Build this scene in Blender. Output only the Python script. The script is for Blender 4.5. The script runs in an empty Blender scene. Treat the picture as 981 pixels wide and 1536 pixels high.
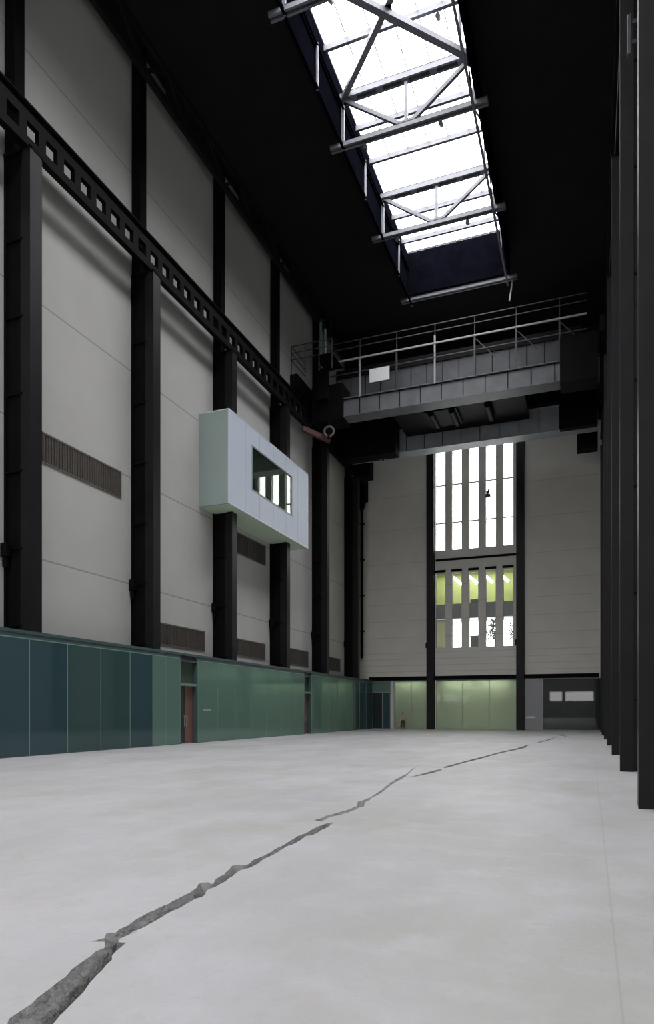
import bpy, bmesh, math, random
from mathutils import Vector, Matrix
from mathutils.geometry import delaunay_2d_cdt
random.seed(7)
S = bpy.context.scene
COL = S.collection

# ------------------------------------------------------------------ camera, sky, daylight, exposure
cam_d = bpy.data.cameras.new('camera')
cam = bpy.data.objects.new('camera', cam_d); COL.objects.link(cam)
cam.location = (0, 0, 1.7)
YAW = math.atan(394.5 / 1025)                     # the hall's axis lies to the right of the lens axis
cam.rotation_euler = (math.pi / 2, 0, YAW)
cam_d.sensor_fit = 'HORIZONTAL'
cam_d.sensor_width = 36.0
cam_d.lens = 36.0 * 1025 / 981
cam_d.shift_y = 299 / 981                         # rising-front lens: verticals stay vertical
cam_d.clip_end = 400
S.camera = cam

W = bpy.data.worlds.new('overcast_sky'); S.world = W; W.use_nodes = True
bg = W.node_tree.nodes['Background']
bg.inputs['Color'].default_value = (1.0, 0.955, 0.965, 1)
wt = W.node_tree; wc = wt.nodes.new('ShaderNodeTexCoord'); wz = wt.nodes.new('ShaderNodeSeparateXYZ')
wm = wt.nodes.new('ShaderNodeMapRange')            # overcast sky: the zenith three times as bright as the horizon
wm.inputs['From Min'].default_value = 0; wm.inputs['From Max'].default_value = 1
wm.inputs['To Min'].default_value = .38; wm.inputs['To Max'].default_value = 1.0
wt.links.new(wc.outputs['Generated'], wz.inputs[0]); wt.links.new(wz.outputs['Z'], wm.inputs['Value'])
wt.links.new(wm.outputs['Result'], bg.inputs['Strength'])
S.view_settings.view_transform = 'Standard'
S.view_settings.look = 'None'
S.view_settings.gamma = 1.0
S.view_settings.use_curve_mapping = False
S.view_settings.exposure = 4.2
S.cycles.max_bounces = 10
S.cycles.diffuse_bounces = 6
S.cycles.transparent_max_bounces = 16

def portal(name, loc, rot, sx, sy):
    l = bpy.data.lights.new(name, 'AREA'); l.shape = 'RECTANGLE'; l.size = sx; l.size_y = sy
    l.cycles.is_portal = True
    o = bpy.data.objects.new(name, l); COL.objects.link(o); o.location = loc; o.rotation_euler = rot
SKY0, SKY1 = -46.0, 50.9                          # skylight from behind the camera to its far end
SKL, SKR, SKZ = -13.05, -5.55, 36.7
portal('skylight_portal', ((SKL + SKR) / 2, (SKY0 + SKY1) / 2, SKZ - .12), (0, 0, 0), SKR - SKL, SKY1 - SKY0)
portal('slit_window_portal', (-10.07, 63.9, 21.9), (-math.pi / 2, 0, 0), 7.3, 10.2)
portal('rear_fill_portal', (-9.6, -59.8, 19.0), (math.pi / 2, 0, 0), 15.4, 13.2)  # guides light through the added tall openings of the rear wall
portal('low_window_portal', (-10.07, 67.4, 9.1), (-math.pi / 2, 0, 0), 7.6, 2.9)

# ------------------------------------------------------------------ materials
def mat(name, col, rough=.6, metal=0., spec=.5, var=.0, scale=1., bump=0., bscale=None, lines=None, lw=.03, lcol=.55,
        stretch=(1, 1, 1), coat=0., col2=None, emit=None, estr=0.):
    m = bpy.data.materials.new(name); m.use_nodes = True
    nt = m.node_tree; N = nt.nodes; L = nt.links
    p = N['Principled BSDF']
    p.inputs['Base Color'].default_value = (*col, 1)
    p.inputs['Roughness'].default_value = rough
    p.inputs['Metallic'].default_value = metal
    p.inputs['Specular IOR Level'].default_value = spec
    p.inputs['Coat Weight'].default_value = coat
    if emit:
        p.inputs['Emission Color'].default_value = (*emit, 1); p.inputs['Emission Strength'].default_value = estr
    g = N.new('ShaderNodeNewGeometry')
    out = None
    if var or col2 or bump:
        mp = N.new('ShaderNodeMapping'); mp.inputs['Scale'].default_value = stretch
        L.new(g.outputs['Position'], mp.inputs['Vector'])
        nz = N.new('ShaderNodeTexNoise'); nz.inputs['Scale'].default_value = scale; nz.inputs['Detail'].default_value = 6
        nz.inputs['Roughness'].default_value = .6
        L.new(mp.outputs['Vector'], nz.inputs['Vector'])
    if var or col2:
        r = N.new('ShaderNodeValToRGB')
        r.color_ramp.elements[0].position = .3; r.color_ramp.elements[1].position = .7
        a = col2 or tuple(c * (1 - var) for c in col)
        b = col if col2 else tuple(min(1, c * (1 + var)) for c in col)
        r.color_ramp.elements[0].color = (*a, 1); r.color_ramp.elements[1].color = (*b, 1)
        L.new(nz.outputs['Fac'], r.inputs['Fac'])
        out = r.outputs['Color']
    if lines:
        sep = N.new('ShaderNodeSeparateXYZ'); L.new(g.outputs['Position'], sep.inputs['Vector'])
        acc = None
        for z in lines:
            c = N.new('ShaderNodeMath'); c.operation = 'COMPARE'
            L.new(sep.outputs['Z'], c.inputs[0]); c.inputs[1].default_value = z; c.inputs[2].default_value = lw
            if acc is None: acc = c.outputs[0]
            else:
                s = N.new('ShaderNodeMath'); s.operation = 'MAXIMUM'; L.new(acc, s.inputs[0]); L.new(c.outputs[0], s.inputs[1]); acc = s.outputs[0]
        mx = N.new('ShaderNodeMix'); mx.data_type = 'RGBA'
        L.new(acc, mx.inputs['Factor'])
        if out: L.new(out, mx.inputs['A'])
        else: mx.inputs['A'].default_value = (*col, 1)
        mx.inputs['B'].default_value = (*[c * lcol for c in col], 1)
        out = mx.outputs['Result']
    if out: L.new(out, p.inputs['Base Color'])
    if bump:
        n2 = N.new('ShaderNodeTexNoise'); n2.inputs['Scale'].default_value = bscale or scale * 4; n2.inputs['Detail'].default_value = 8
        L.new(g.outputs['Position'], n2.inputs['Vector'])
        b = N.new('ShaderNodeBump'); b.inputs['Strength'].default_value = bump; b.inputs['Distance'].default_value = .05
        L.new(n2.outputs['Fac'], b.inputs['Height']); L.new(b.outputs['Normal'], p.inputs['Normal'])
    return m

def glass(name, tint, body, frost=.5, ior=1.5, rough=.02, gloss=1.0):
    """sheet glass: tinted see-through, a frosted body, and mirror reflection by Fresnel"""
    m = bpy.data.materials.new(name); m.use_nodes = True
    nt = m.node_tree; N = nt.nodes; L = nt.links
    N.remove(N['Principled BSDF']); o = N['Material Output']
    t = N.new('ShaderNodeBsdfTransparent'); t.inputs['Color'].default_value = (*tint, 1)
    d = N.new('ShaderNodeBsdfDiffuse'); d.inputs['Color'].default_value = (*body, 1)
    tr = N.new('ShaderNodeBsdfTranslucent'); tr.inputs['Color'].default_value = (*body, 1)
    dm = N.new('ShaderNodeMixShader'); dm.inputs[0].default_value = .3
    L.new(d.outputs[0], dm.inputs[1]); L.new(tr.outputs[0], dm.inputs[2])
    mx = N.new('ShaderNodeMixShader'); mx.inputs[0].default_value = frost
    L.new(t.outputs[0], mx.inputs[1]); L.new(dm.outputs[0], mx.inputs[2])
    gl = N.new('ShaderNodeBsdfGlossy'); gl.inputs['Roughness'].default_value = rough
    fr = N.new('ShaderNodeFresnel'); fr.inputs['IOR'].default_value = ior
    # the back of the pane reflects like the front
    mul = N.new('ShaderNodeMath'); mul.operation = 'MULTIPLY'; mul.inputs[1].default_value = gloss
    geo = N.new('ShaderNodeNewGeometry')
    bf = N.new('ShaderNodeMath'); bf.operation = 'MULTIPLY_ADD'
    L.new(geo.outputs['Backfacing'], bf.inputs[0]); bf.inputs[1].default_value = 1 / ior - ior; bf.inputs[2].default_value = ior
    L.new(bf.outputs[0], fr.inputs['IOR'])
    L.new(fr.outputs[0], mul.inputs[0])
    m2 = N.new('ShaderNodeMixShader'); L.new(mul.outputs[0], m2.inputs[0])
    L.new(mx.outputs[0], m2.inputs[1]); L.new(gl.outputs[0], m2.inputs[2])
    L.new(m2.outputs[0], o.inputs['Surface'])
    return m

M = {}
M['wall'] = mat('grey_render', (.48, .478, .452), .8, var=.05, scale=.35, lines=[8.05, 13.35, 18.7, 28.6], lw=.035, lcol=.62)
M['wall_far'] = mat('grey_board', (.60, .585, .535), .8, var=.05, scale=.5, lines=[5.5, 6.1, 6.7, 7.3, 8.8, 10.4, 12.0, 13.6, 15.95, 19.2, 22.4], lw=.03, lcol=.8)
M['black'] = mat('black_roof_paint', (.012, .012, .0125), .85, var=.2, scale=.6, spec=.12)
M['dark_wall'] = mat('dark_brick', (.03, .03, .031), .85, var=.2, scale=2., spec=.2)
M['steel'] = mat('black_steel_paint', (.005, .0049, .0056), .7, var=.25, scale=1.2, bump=.08, bscale=6, spec=.05)
M['steel_face'] = mat('face_black_steel_paint', (.007, .0069, .0082), .45, var=.3, scale=1.4, bump=.08, bscale=6, spec=.22)  # slightly lighter and glossier than the other column paint
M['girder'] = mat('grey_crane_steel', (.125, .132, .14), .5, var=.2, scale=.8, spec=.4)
M['crane_panel'] = mat('grey_crane_sheet', (.065, .068, .076), .5, var=.25, scale=.8, spec=.4)
M['crane_dark'] = mat('dark_crane_steel', (.0045, .0045, .005), .6, var=.2, scale=1., spec=.08)
M['far_girder'] = mat('lit_crane_steel', (.26, .28, .30), .5, var=.2, scale=.8, spec=.4)  # girder steel made lighter to stand in for light falling on it
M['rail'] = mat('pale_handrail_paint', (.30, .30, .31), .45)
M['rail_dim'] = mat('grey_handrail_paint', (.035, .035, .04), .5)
M['girder_black'] = mat('black_girder_paint', (.0035, .0034, .0038), .6, var=.3, scale=1.2, spec=.08)
M['soffit'] = mat('lit_green_soffit_glass', (.62, .74, .58), .5, spec=.3)  # lightened to stand in for floor light bouncing up under the box
M['olive'] = glass('pale_olive_blind', (.5, .5, .40), (.50, .50, .37), frost=.85, gloss=0.)
M['truss'] = mat('grey_truss_steel', (.15, .155, .175), .5, var=.15, scale=2.)
M['navy'] = mat('navy_sheet', (.0028, .0030, .0052), .8, var=.3, scale=1.5, spec=.0)
M['sky_glass'] = glass('rooflight_glass', (.95, .97, .98), (.8, .85, .9), frost=.06)
M['win_glass'] = glass('window_glass', (.93, .96, .96), (.8, .85, .85), frost=.03)
M['mullion'] = mat('grey_mullion_paint', (.33, .33, .34), .6)
M['screen_blue'] = glass('blue_green_screen_glass', (.14, .26, .28), (.075, .15, .175), frost=.65)
M['screen_teal'] = glass('teal_screen_glass', (.16, .30, .28), (.09, .17, .165), frost=.65)
M['screen_green'] = glass('green_screen_glass', (.30, .44, .37), (.25, .405, .34), frost=.65)
M['screen_pale'] = glass('pale_green_screen_glass', (.60, .65, .58), (.28, .33, .305), frost=.62)
M['screen_dark'] = glass('dark_grey_screen_glass', (.36, .42, .42), (.09, .11, .11), frost=.4)
M['edge'] = mat('polished_green_glass_edge', (.16, .30, .25), .3, spec=.6)
M['cap'] = mat('dark_teal_cap', (.05, .085, .085), .4)
M['corridor'] = mat('corridor_wall', (.25, .30, .28), .8)
M['timber'] = mat('reddish_timber', (.18, .09, .075), .5, var=.2, scale=3, stretch=(1, 1, .2))
M['timber_dark'] = mat('dark_timber', (.035, .026, .024), .5, var=.2, scale=3)
M['aqua'] = mat('lit_aqua_cladding', (.54, .60, .69), .5, spec=.35, var=.04, scale=.6)  # front tone of the cladding, brightened for the skylight it faces
M['aqua_side'] = mat('shaded_aqua_cladding', (.31, .385, .36), .5, spec=.35, var=.05, scale=.6)  # same cladding with the shade of the side mixed into its colour
M['aqua_edge'] = mat('light_aqua_edge', (.62, .72, .70), .3)
M['bay_dark'] = mat('dark_green_interior', (.06, .085, .06), .8)
M['bay_glass'] = glass('bay_window_glass', (.6, .72, .62), (.1, .14, .11), frost=.2)
M['grille'] = mat('brown_grille', (.085, .072, .064), .6, var=.2, scale=4)
M['grille_frame'] = mat('brown_grille_frame', (.11, .098, .088), .6)
M['lime'] = mat('lime_green_wall', (.33, .365, .15), .7, var=.15, scale=.8)
M['pale_wall'] = mat('pale_green_lobby_wall', (.46, .465, .43), .8, var=.08, scale=.7)
M['grey_panel'] = mat('grey_panel', (.30, .305, .30), .6, var=.06, scale=1.)
M['white'] = mat('white_plate', (.7, .72, .72), .5)
M['tube'] = mat('lit_tube', (.9, .9, .85), .5, emit=(1., 1., .82), estr=.55)
M['tube_dim'] = mat('lit_trough', (.9, .9, .9), .5, emit=(.85, 1., .95), estr=.09)
M['lamp_black'] = mat('black_lamp_body', (.01, .01, .011), .5)
M['rust'] = mat('rusty_bracket', (.09, .045, .035), .7, var=.3, scale=5)
M['pulley'] = mat('brown_pulley', (.11, .09, .08), .6, var=.2, scale=5)
M['green_pipe'] = mat('pale_green_pipe', (.10, .16, .14), .5)
M['hair'] = mat('dark_hair', (.015, .012, .01), .6)
M['skin'] = mat('skin', (.45, .29, .21), .6)
M['jacket'] = mat('light_grey_cloth', (.38, .40, .39), .8)
M['trousers'] = mat('dark_cloth', (.035, .033, .036), .8)
M['shoe'] = mat('dark_shoe', (.02, .018, .017), .5)
M['tan'] = mat('tan_canvas', (.36, .26, .19), .8)
M['leaf'] = mat('grey_green_leaf', (.12, .17, .12), .7, var=.3, scale=3)
M['planter'] = mat('dark_planter', (.03, .032, .03), .6)

def floor_material():
    m = bpy.data.materials.new('sealed_concrete'); m.use_nodes = True
    nt = m.node_tree; N = nt.nodes; L = nt.links; p = N['Principled BSDF']
    g = N.new('ShaderNodeNewGeometry')
    def noise(sc, st, det=6, lo=.3, hi=.7, rot=0.):
        mp = N.new('ShaderNodeMapping'); mp.inputs['Scale'].default_value = st; mp.inputs['Rotation'].default_value = (0, 0, rot)
        L.new(g.outputs['Position'], mp.inputs['Vector'])
        n = N.new('ShaderNodeTexNoise'); n.inputs['Scale'].default_value = sc; n.inputs['Detail'].default_value = det
        n.inputs['Roughness'].default_value = .62
        L.new(mp.outputs['Vector'], n.inputs['Vector'])
        r = N.new('ShaderNodeMapRange'); r.inputs['From Min'].default_value = lo; r.inputs['From Max'].default_value = hi
        L.new(n.outputs['Fac'], r.inputs['Value']); return r.outputs['Result']
    def mix(a, b, f, amount):
        mu = N.new('ShaderNodeMath'); mu.operation = 'MULTIPLY'; mu.inputs[1].default_value = amount; L.new(f, mu.inputs[0])
        x = N.new('ShaderNodeMix'); x.data_type = 'RGBA'; L.new(mu.outputs[0], x.inputs['Factor'])
        if isinstance(a, tuple): x.inputs['A'].default_value = (*a, 1)
        else: L.new(a, x.inputs['A'])
        x.inputs['B'].default_value = (*b, 1); return x.outputs['Result']
    c = mix((.50, .495, .515), (.345, .345, .35), noise(.33, (1, .35, 1), rot=.5), .8)     # broad trowelled patches
    c = mix(c, (.40, .39, .37), noise(.9, (1, .8, 1), lo=.46, hi=.7), .75)                 # blotches
    c = mix(c, (.36, .365, .34), noise(.42, (.8, .5, 1), lo=.48, hi=.62, rot=1.1), .75)       # greenish worn areas
    c = mix(c, (.56, .555, .59), noise(1.9, (.7, 1.0, 1), lo=.5, hi=.76, rot=.3), .38)       # pale sweeps
    c = mix(c, (.33, .325, .315), noise(9., (1, 1, 1), det=5, lo=.55, hi=.8), .45)        # fine specks
    sep = N.new('ShaderNodeSeparateXYZ'); L.new(g.outputs['Position'], sep.inputs['Vector'])
    ls = None                                                                            # saw-cut joints
    for ax, pos, wd in (('X', .17, .008), ('Y', 14.2, .012), ('Y', 30.0, .015), ('X', -9.6, .01)):
        k = N.new('ShaderNodeMath'); k.operation = 'COMPARE'; L.new(sep.outputs[ax], k.inputs[0]); k.inputs[1].default_value = pos; k.inputs[2].default_value = wd
        if ls is None: ls = k.outputs[0]
        else:
            s = N.new('ShaderNodeMath'); s.operation = 'MAXIMUM'; L.new(ls, s.inputs[0]); L.new(k.outputs[0], s.inputs[1]); ls = s.outputs[0]
    c = mix(c, (.30, .30, .30), ls, .5)
    L.new(c, p.inputs['Base Color'])
    rr = N.new('ShaderNodeMapRange'); rr.inputs['To Min'].default_value = .42; rr.inputs['To Max'].default_value = .62
    L.new(noise(.7, (1, .5, 1)), rr.inputs['Value']); L.new(rr.outputs['Result'], p.inputs['Roughness'])
    p.inputs['Specular IOR Level'].default_value = .4
    b = N.new('ShaderNodeBump'); b.inputs['Strength'].default_value = .12; b.inputs['Distance'].default_value = .02
    L.new(noise(14., (1, 1, 1)), b.inputs['Height']); L.new(b.outputs['Normal'], p.inputs['Normal'])
    return m
M['floor'] = floor_material()
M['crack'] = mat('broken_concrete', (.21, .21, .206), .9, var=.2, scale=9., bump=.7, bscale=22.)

# ------------------------------------------------------------------ mesh helpers
class MB:
    def __init__(s): s.b = bmesh.new()
    def box(s, x0, x1, y0, y1, z0, z1):
        v = [s.b.verts.new(c) for c in ((x0, y0, z0), (x1, y0, z0), (x1, y1, z0), (x0, y1, z0), (x0, y0, z1), (x1, y0, z1), (x1, y1, z1), (x0, y1, z1))]
        for f in ((0, 3, 2, 1), (4, 5, 6, 7), (0, 1, 5, 4), (1, 2, 6, 5), (2, 3, 7, 6), (3, 0, 4, 7)):
            s.b.faces.new([v[i] for i in f])
        return s
    def bar(s, a, b, w, h, up=(0, 0, 1)):
        a = Vector(a); b = Vector(b); d = (b - a).normalized(); u = Vector(up)
        if abs(d.dot(u)) > .98: u = Vector((0, 1, 0))
        r = d.cross(u).normalized(); u = r.cross(d)
        q = [(-w / 2, -h / 2), (w / 2, -h / 2), (w / 2, h / 2), (-w / 2, h / 2)]
        v = [s.b.verts.new(p + r * x + u * z) for p in (a, b) for x, z in q]
        for f in ((0, 1, 2, 3), (7, 6, 5, 4), (0, 4, 5, 1), (1, 5, 6, 2), (2, 6, 7, 3), (3, 7, 4, 0)):
            s.b.faces.new([v[i] for i in f])
        return s
    def tube(s, a, b, r, r2=None, n=10):
        a = Vector(a); b = Vector(b); d = b - a
        mt = Matrix.Translation((a + b) / 2) @ d.to_track_quat('Z', 'Y').to_matrix().to_4x4()
        bmesh.ops.create_cone(s.b, cap_ends=True, segments=n, radius1=r, radius2=r if r2 is None else r2, depth=d.length, matrix=mt)
        return s
    def ball(s, c, r, sc=(1, 1, 1), n=12):
        mt = Matrix.Translation(c) @ Matrix.Diagonal((*sc, 1))
        bmesh.ops.create_uvsphere(s.b, u_segments=n, v_segments=max(6, n // 2 + 2), radius=r, matrix=mt); return s
    def ring(s, c, axis, R, r, n=24, k=8):
        q = Vector(axis).to_track_quat('Z', 'Y').to_matrix(); c = Vector(c); vs = []
        for i in range(n):
            t = 2 * math.pi * i / n; row = []
            for j in range(k):
                u = 2 * math.pi * j / k
                row.append(s.b.verts.new(c + q @ Vector(((R + r * math.cos(u)) * math.cos(t), (R + r * math.cos(u)) * math.sin(t), r * math.sin(u)))))
            vs.append(row)
        for i in range(n):
            for j in range(k):
                s.b.faces.new((vs[i][j], vs[(i + 1) % n][j], vs[(i + 1) % n][(j + 1) % k], vs[i][(j + 1) % k]))
        return s
    def holed(s, plane, t0, t1, u0, u1, v0, v1, holes):
        """a slab in plane X or Y (thickness t0..t1) over u (the other horizontal axis) and v = z, with rectangular holes"""
        us = sorted({u0, u1, *[h[0] for h in holes], *[h[1] for h in holes]}); vz = sorted({v0, v1, *[h[2] for h in holes], *[h[3] for h in holes]})
        P = (lambda t, u, v: (t, u, v)) if plane == 'X' else (lambda t, u, v: (u, t, v)) if plane == 'Y' else (lambda t, u, v: (u, v, t))
        nu, nv = len(us) - 1, len(vz) - 1
        def solid(i, j):
            if not (0 <= i < nu and 0 <= j < nv): return False
            a, b = (us[i] + us[i + 1]) / 2, (vz[j] + vz[j + 1]) / 2
            return not any(h[0] < a < h[1] and h[2] < b < h[3] for h in holes)
        cache = {}
        def V(k, i, j):
            if (k, i, j) not in cache: cache[k, i, j] = s.b.verts.new(P((t0, t1)[k], us[i], vz[j]))
            return cache[k, i, j]
        for i in range(nu):
            for j in range(nv):
                if not solid(i, j): continue
                s.b.faces.new((V(0, i, j), V(0, i, j + 1), V(0, i + 1, j + 1), V(0, i + 1, j)))
                s.b.faces.new((V(1, i, j), V(1, i + 1, j), V(1, i + 1, j + 1), V(1, i, j + 1)))
                for (di, dj, a, b) in ((-1, 0, (i, j), (i, j + 1)), (1, 0, (i + 1, j), (i + 1, j + 1)), (0, -1, (i, j), (i + 1, j)), (0, 1, (i, j + 1), (i + 1, j + 1))):
                    if not solid(i + di, j + dj):
                        s.b.faces.new((V(0, *a), V(0, *b), V(1, *b), V(1, *a)))
        bmesh.ops.recalc_face_normals(s.b, faces=s.b.faces)
        return s
    def build(s, name, m, parent=None, smooth=False, bevel=0.):
        me = bpy.data.meshes.new(name); s.b.to_mesh(me); s.b.free()
        me.materials.append(m)
        if smooth:
            for f in me.polygons: f.use_smooth = True
        o = bpy.data.objects.new(name, me); COL.objects.link(o)
        if parent is not None:
            o.parent = parent
            o.matrix_parent_inverse = Matrix.Identity(4)
            o.data.transform(Matrix.Translation(-world_loc(parent)))
        if bevel:
            md = o.modifiers.new('bevel', 'BEVEL'); md.width = bevel; md.segments = 2; md.limit_method = 'ANGLE'
        return o
def world_loc(o):
    v = Vector(o.location)
    while o.parent: o = o.parent; v += Vector(o.location)
    return v
def tag(o, label, cat, group=None, kind=None):
    o['label'] = label; o['category'] = cat
    if group: o['group'] = group
    if kind: o['kind'] = kind
    return o
def thing(name, label, cat, loc, group=None):
    o = bpy.data.objects.new(name, None); COL.objects.link(o); o.location = loc; o.empty_display_size = .3
    return tag(o, label, cat, group)
def struct(o, label, cat):
    return tag(o, label, cat, None, 'structure')
def dup(o, parent=None):
    c = o.copy(); COL.objects.link(c)
    if parent is not None: c.parent = parent
    for ch in o.children: dup(ch, c)
    return c
# ------------------------------------------------------------------ the shell of the hall
BAY = 7.93
COLY = [20.4 + BAY * k for k in range(6)]          # near faces of the left-hand columns
XW, XR, YB, YR = -21.4, 2.15, 64.0, -60.0          # left wall, right wall, far wall, rear wall
CEIL = 35.3

CRACKS = [
 ([(-2.753, 2.443), (-2.848, 2.691), (-2.904, 2.788), (-2.999, 2.896), (-3.018, 3.01), (-3.061, 3.168), (-3.092, 3.297), (-3.125, 3.421), (-3.133, 3.483), (-3.187, 3.598), (-3.215, 3.716), (-3.236, 3.829), (-3.267, 3.928), (-3.258, 4.013), (-3.343, 4.117), (-3.441, 4.08), (-3.398, 4.185), (-3.466, 4.289), (-3.436, 4.301), (-3.403, 4.313), (-3.429, 4.4), (-3.423, 4.522), (-3.433, 4.521), (-3.468, 4.684), (-3.484, 4.848), (-3.482, 5.063), (-3.489, 5.212), (-3.5, 5.421), (-3.523, 5.61), (-3.607, 5.882), (-3.544, 5.919), (-3.473, 5.87), (-3.546, 6.067), (-3.556, 6.268), (-3.649, 6.561), (-3.673, 6.707), (-3.594, 6.698), (-3.55, 6.755), (-3.595, 7.024), (-3.585, 7.158), (-3.592, 7.334), (-3.624, 7.599), (-3.642, 7.959), (-3.725, 8.539), (-3.702, 8.77), (-3.745, 9.229), (-3.743, 9.549), (-3.721, 9.719), (-3.646, 9.816)],
  [(-2.545, 2.523), (-2.655, 2.765), (-2.724, 2.932), (-2.764, 3.026), (-2.793, 3.118), (-2.825, 3.214), (-2.864, 3.336), (-2.924, 3.46), (-2.97, 3.585), (-3.028, 3.744), (-3.054, 3.838), (-3.129, 3.965), (-3.148, 4.039), (-3.183, 4.161), (-3.214, 4.149), (-3.25, 4.153), (-3.283, 4.211), (-3.274, 4.325), (-3.254, 4.409), (-3.294, 4.338), (-3.285, 4.437), (-3.288, 4.597), (-3.304, 4.783), (-3.32, 4.958), (-3.324, 5.149), (-3.342, 5.347), (-3.318, 5.436), (-3.404, 5.685), (-3.386, 5.793), (-3.4, 5.993), (-3.453, 6.273), (-3.492, 6.509), (-3.451, 6.637), (-3.458, 6.83), (-3.5, 7.103), (-3.504, 7.346), (-3.552, 7.761), (-3.551, 8.14), (-3.621, 8.579), (-3.556, 8.714), (-3.592, 9.164), (-3.605, 9.472)]),
 ([(-4.026, 9.893), (-3.997, 10.079), (-4.003, 10.457), (-3.94, 10.804), (-3.907, 11.193), (-3.899, 11.614), (-4.081, 12.236), (-4.039, 12.357), (-4.053, 12.566), (-4.055, 13.015), (-4.068, 12.845), (-4.156, 13.806), (-4.366, 15.184), (-4.538, 16.557), (-4.63, 17.878), (-4.862, 19.484), (-5.14, 21.75)],
  [(-3.864, 9.801), (-3.901, 10.19), (-3.837, 10.521), (-3.791, 10.862), (-3.79, 11.291), (-3.799, 11.467), (-3.774, 11.662), (-3.927, 12.192), (-3.961, 12.711), (-3.965, 12.537), (-4.025, 13.389), (-4.2, 14.631), (-4.361, 15.934), (-4.463, 17.263), (-4.768, 19.137)]),
 ([(-4.393, 17.054), (-4.281, 18.117), (-4.196, 19.1), (-4.123, 20.1), (-4.044, 19.964)],
  [(-4.184, 17.704), (-4.07, 18.525), (-3.993, 19.467)]),
 ([(-4.104, 20.405), (-4.17, 21.075), (-4.127, 21.446), (-4.013, 22.984), (-3.739, 26.148), (-3.547, 28.999), (-3.162, 32.073), (-2.992, 35.103), (-2.911, 36.729)],
  [(-4.023, 20.334), (-3.999, 20.779), (-3.9, 22.338), (-3.621, 25.325), (-3.43, 28.041), (-3.059, 31.022), (-2.827, 33.171)]),
 ([(-2.79, 37.059), (-2.617, 40.003), (-2.301, 43.934), (-1.957, 50.42)],
  [(-2.561, 39.144), (-2.226, 42.506)]),
 ([(-2.16, 51.392), (-1.779, 51.344), (-1.262, 47.321)],
  [(-1.721, 49.683)]),
]

def roughen(P, amp):
    out = []
    for a, b in zip(P, P[1:]):
        a = Vector(a); b = Vector(b); d = b - a; n = max(1, min(6, int(d.length / .07)))
        nrm = Vector((-d.y, d.x)).normalized() if d.length > 1e-6 else Vector((0, 0))
        for i in range(n):
            q = a.lerp(b, i / n)
            if i: q = q + nrm * random.uniform(-amp, amp)
            out.append(q)
    out.append(Vector(P[-1])); return out
def inside(p, poly):
    c = False; n = len(poly); j = n - 1
    for i in range(n):
        a, b = poly[i], poly[j]
        if (a.y > p.y) != (b.y > p.y) and p.x < (b.x - a.x) * (p.y - a.y) / (b.y - a.y) + a.x: c = not c
        j = i
    return c
def seg_dist(p, P):
    best = 9e9
    for a, b in zip(P, P[1:]):
        d = b - a; t = max(0, min(1, (p - a).dot(d) / max(1e-9, d.length_squared)))
        best = min(best, (p - a - d * t).length)
    return best

polys, sides = [], []
for k, (U, L) in enumerate(CRACKS):
    u = roughen(U, .012); l = roughen([U[0]] + L + [U[-1]], .012)[1:-1] if k else roughen(L + [U[-1]], .012)[:-1]
    polys.append(u + l[::-1]); sides.append((u, [u[0]] * (k > 0) + l + [u[-1]]))
# the slab: everything outside the crack outlines
pts = [Vector(p) for p in ((XW - .3, YR - .3), (XR + .3, YR - .3), (XR + .3, 70), (XW - .3, 70))]; edges = [(0, 1), (1, 2), (2, 3), (3, 0)]
for P in polys:
    o = len(pts); pts += P; edges += [(o + i, o + (i + 1) % len(P)) for i in range(len(P))]
for gx in range(-20, 3, 2):
    for gy in range(-59, 70, 3): pts.append(Vector((gx + .013, gy + .017)))
ov, oe, of, *_ = delaunay_2d_cdt(pts, edges, [], 0, 1e-5)
fb = bmesh.new(); vs = [fb.verts.new((p.x, p.y, 0)) for p in ov]
for f in of:
    c = sum((ov[i] for i in f), Vector((0, 0))) / len(f)
    if not any(inside(c, P) for P in polys): fb.faces.new([vs[i] for i in f])
m_ = MB(); m_.b.free(); m_.b = fb
struct(m_.build('floor', M['floor']), 'pale grey sealed concrete floor of the hall', 'floor')
# the crack itself: a rough trench dropping under each outline
cb = bmesh.new()
for P, (u, l) in zip(polys, sides):
    q = list(P); E = [(i, (i + 1) % len(P)) for i in range(len(P))]
    ys = [p.y for p in P]; y = min(ys)
    while y < max(ys):
        st = .022 if y < 6 else .035 if y < 10 else .06
        near = [p.x for p in P if abs(p.y - y) < .5] or [p.x for p in P]
        x = min(near) - .1
        while x < max(near) + .1:
            p = Vector((x + random.uniform(-.3, .3) * st, y + random.uniform(-.3, .3) * st))
            if inside(p, P) and min(seg_dist(p, u), seg_dist(p, l)) > st * .3: q.append(p)
            x += st
        y += st * (1.6 if y < 10 else 3)
    dv, _, df, *_ = delaunay_2d_cdt(q, E, [], 0, 1e-5)
    vv = []
    for p in dv:
        du, dl = seg_dist(p, u), seg_dist(p, l)
        w = du + dl
        z = min(du * .9 if du < .42 * w else .38 * w + (du - .42 * w) * 6, dl * 9)
        if min(du, dl) > .004: z += random.uniform(-.3, .6) * min(.03, z)
        vv.append(cb.verts.new((p.x, p.y, -min(z, .5))))
    for f in df:
        c = sum((dv[i] for i in f), Vector((0, 0))) / len(f)
        if inside(c, P): cb.faces.new([vv[i] for i in f])
m_ = MB(); m_.b.free(); m_.b = cb
tag(m_.build('floor_crack', M['crack'], smooth=True), 'long jagged crack running diagonally across the pale concrete floor', 'crack')

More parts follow.
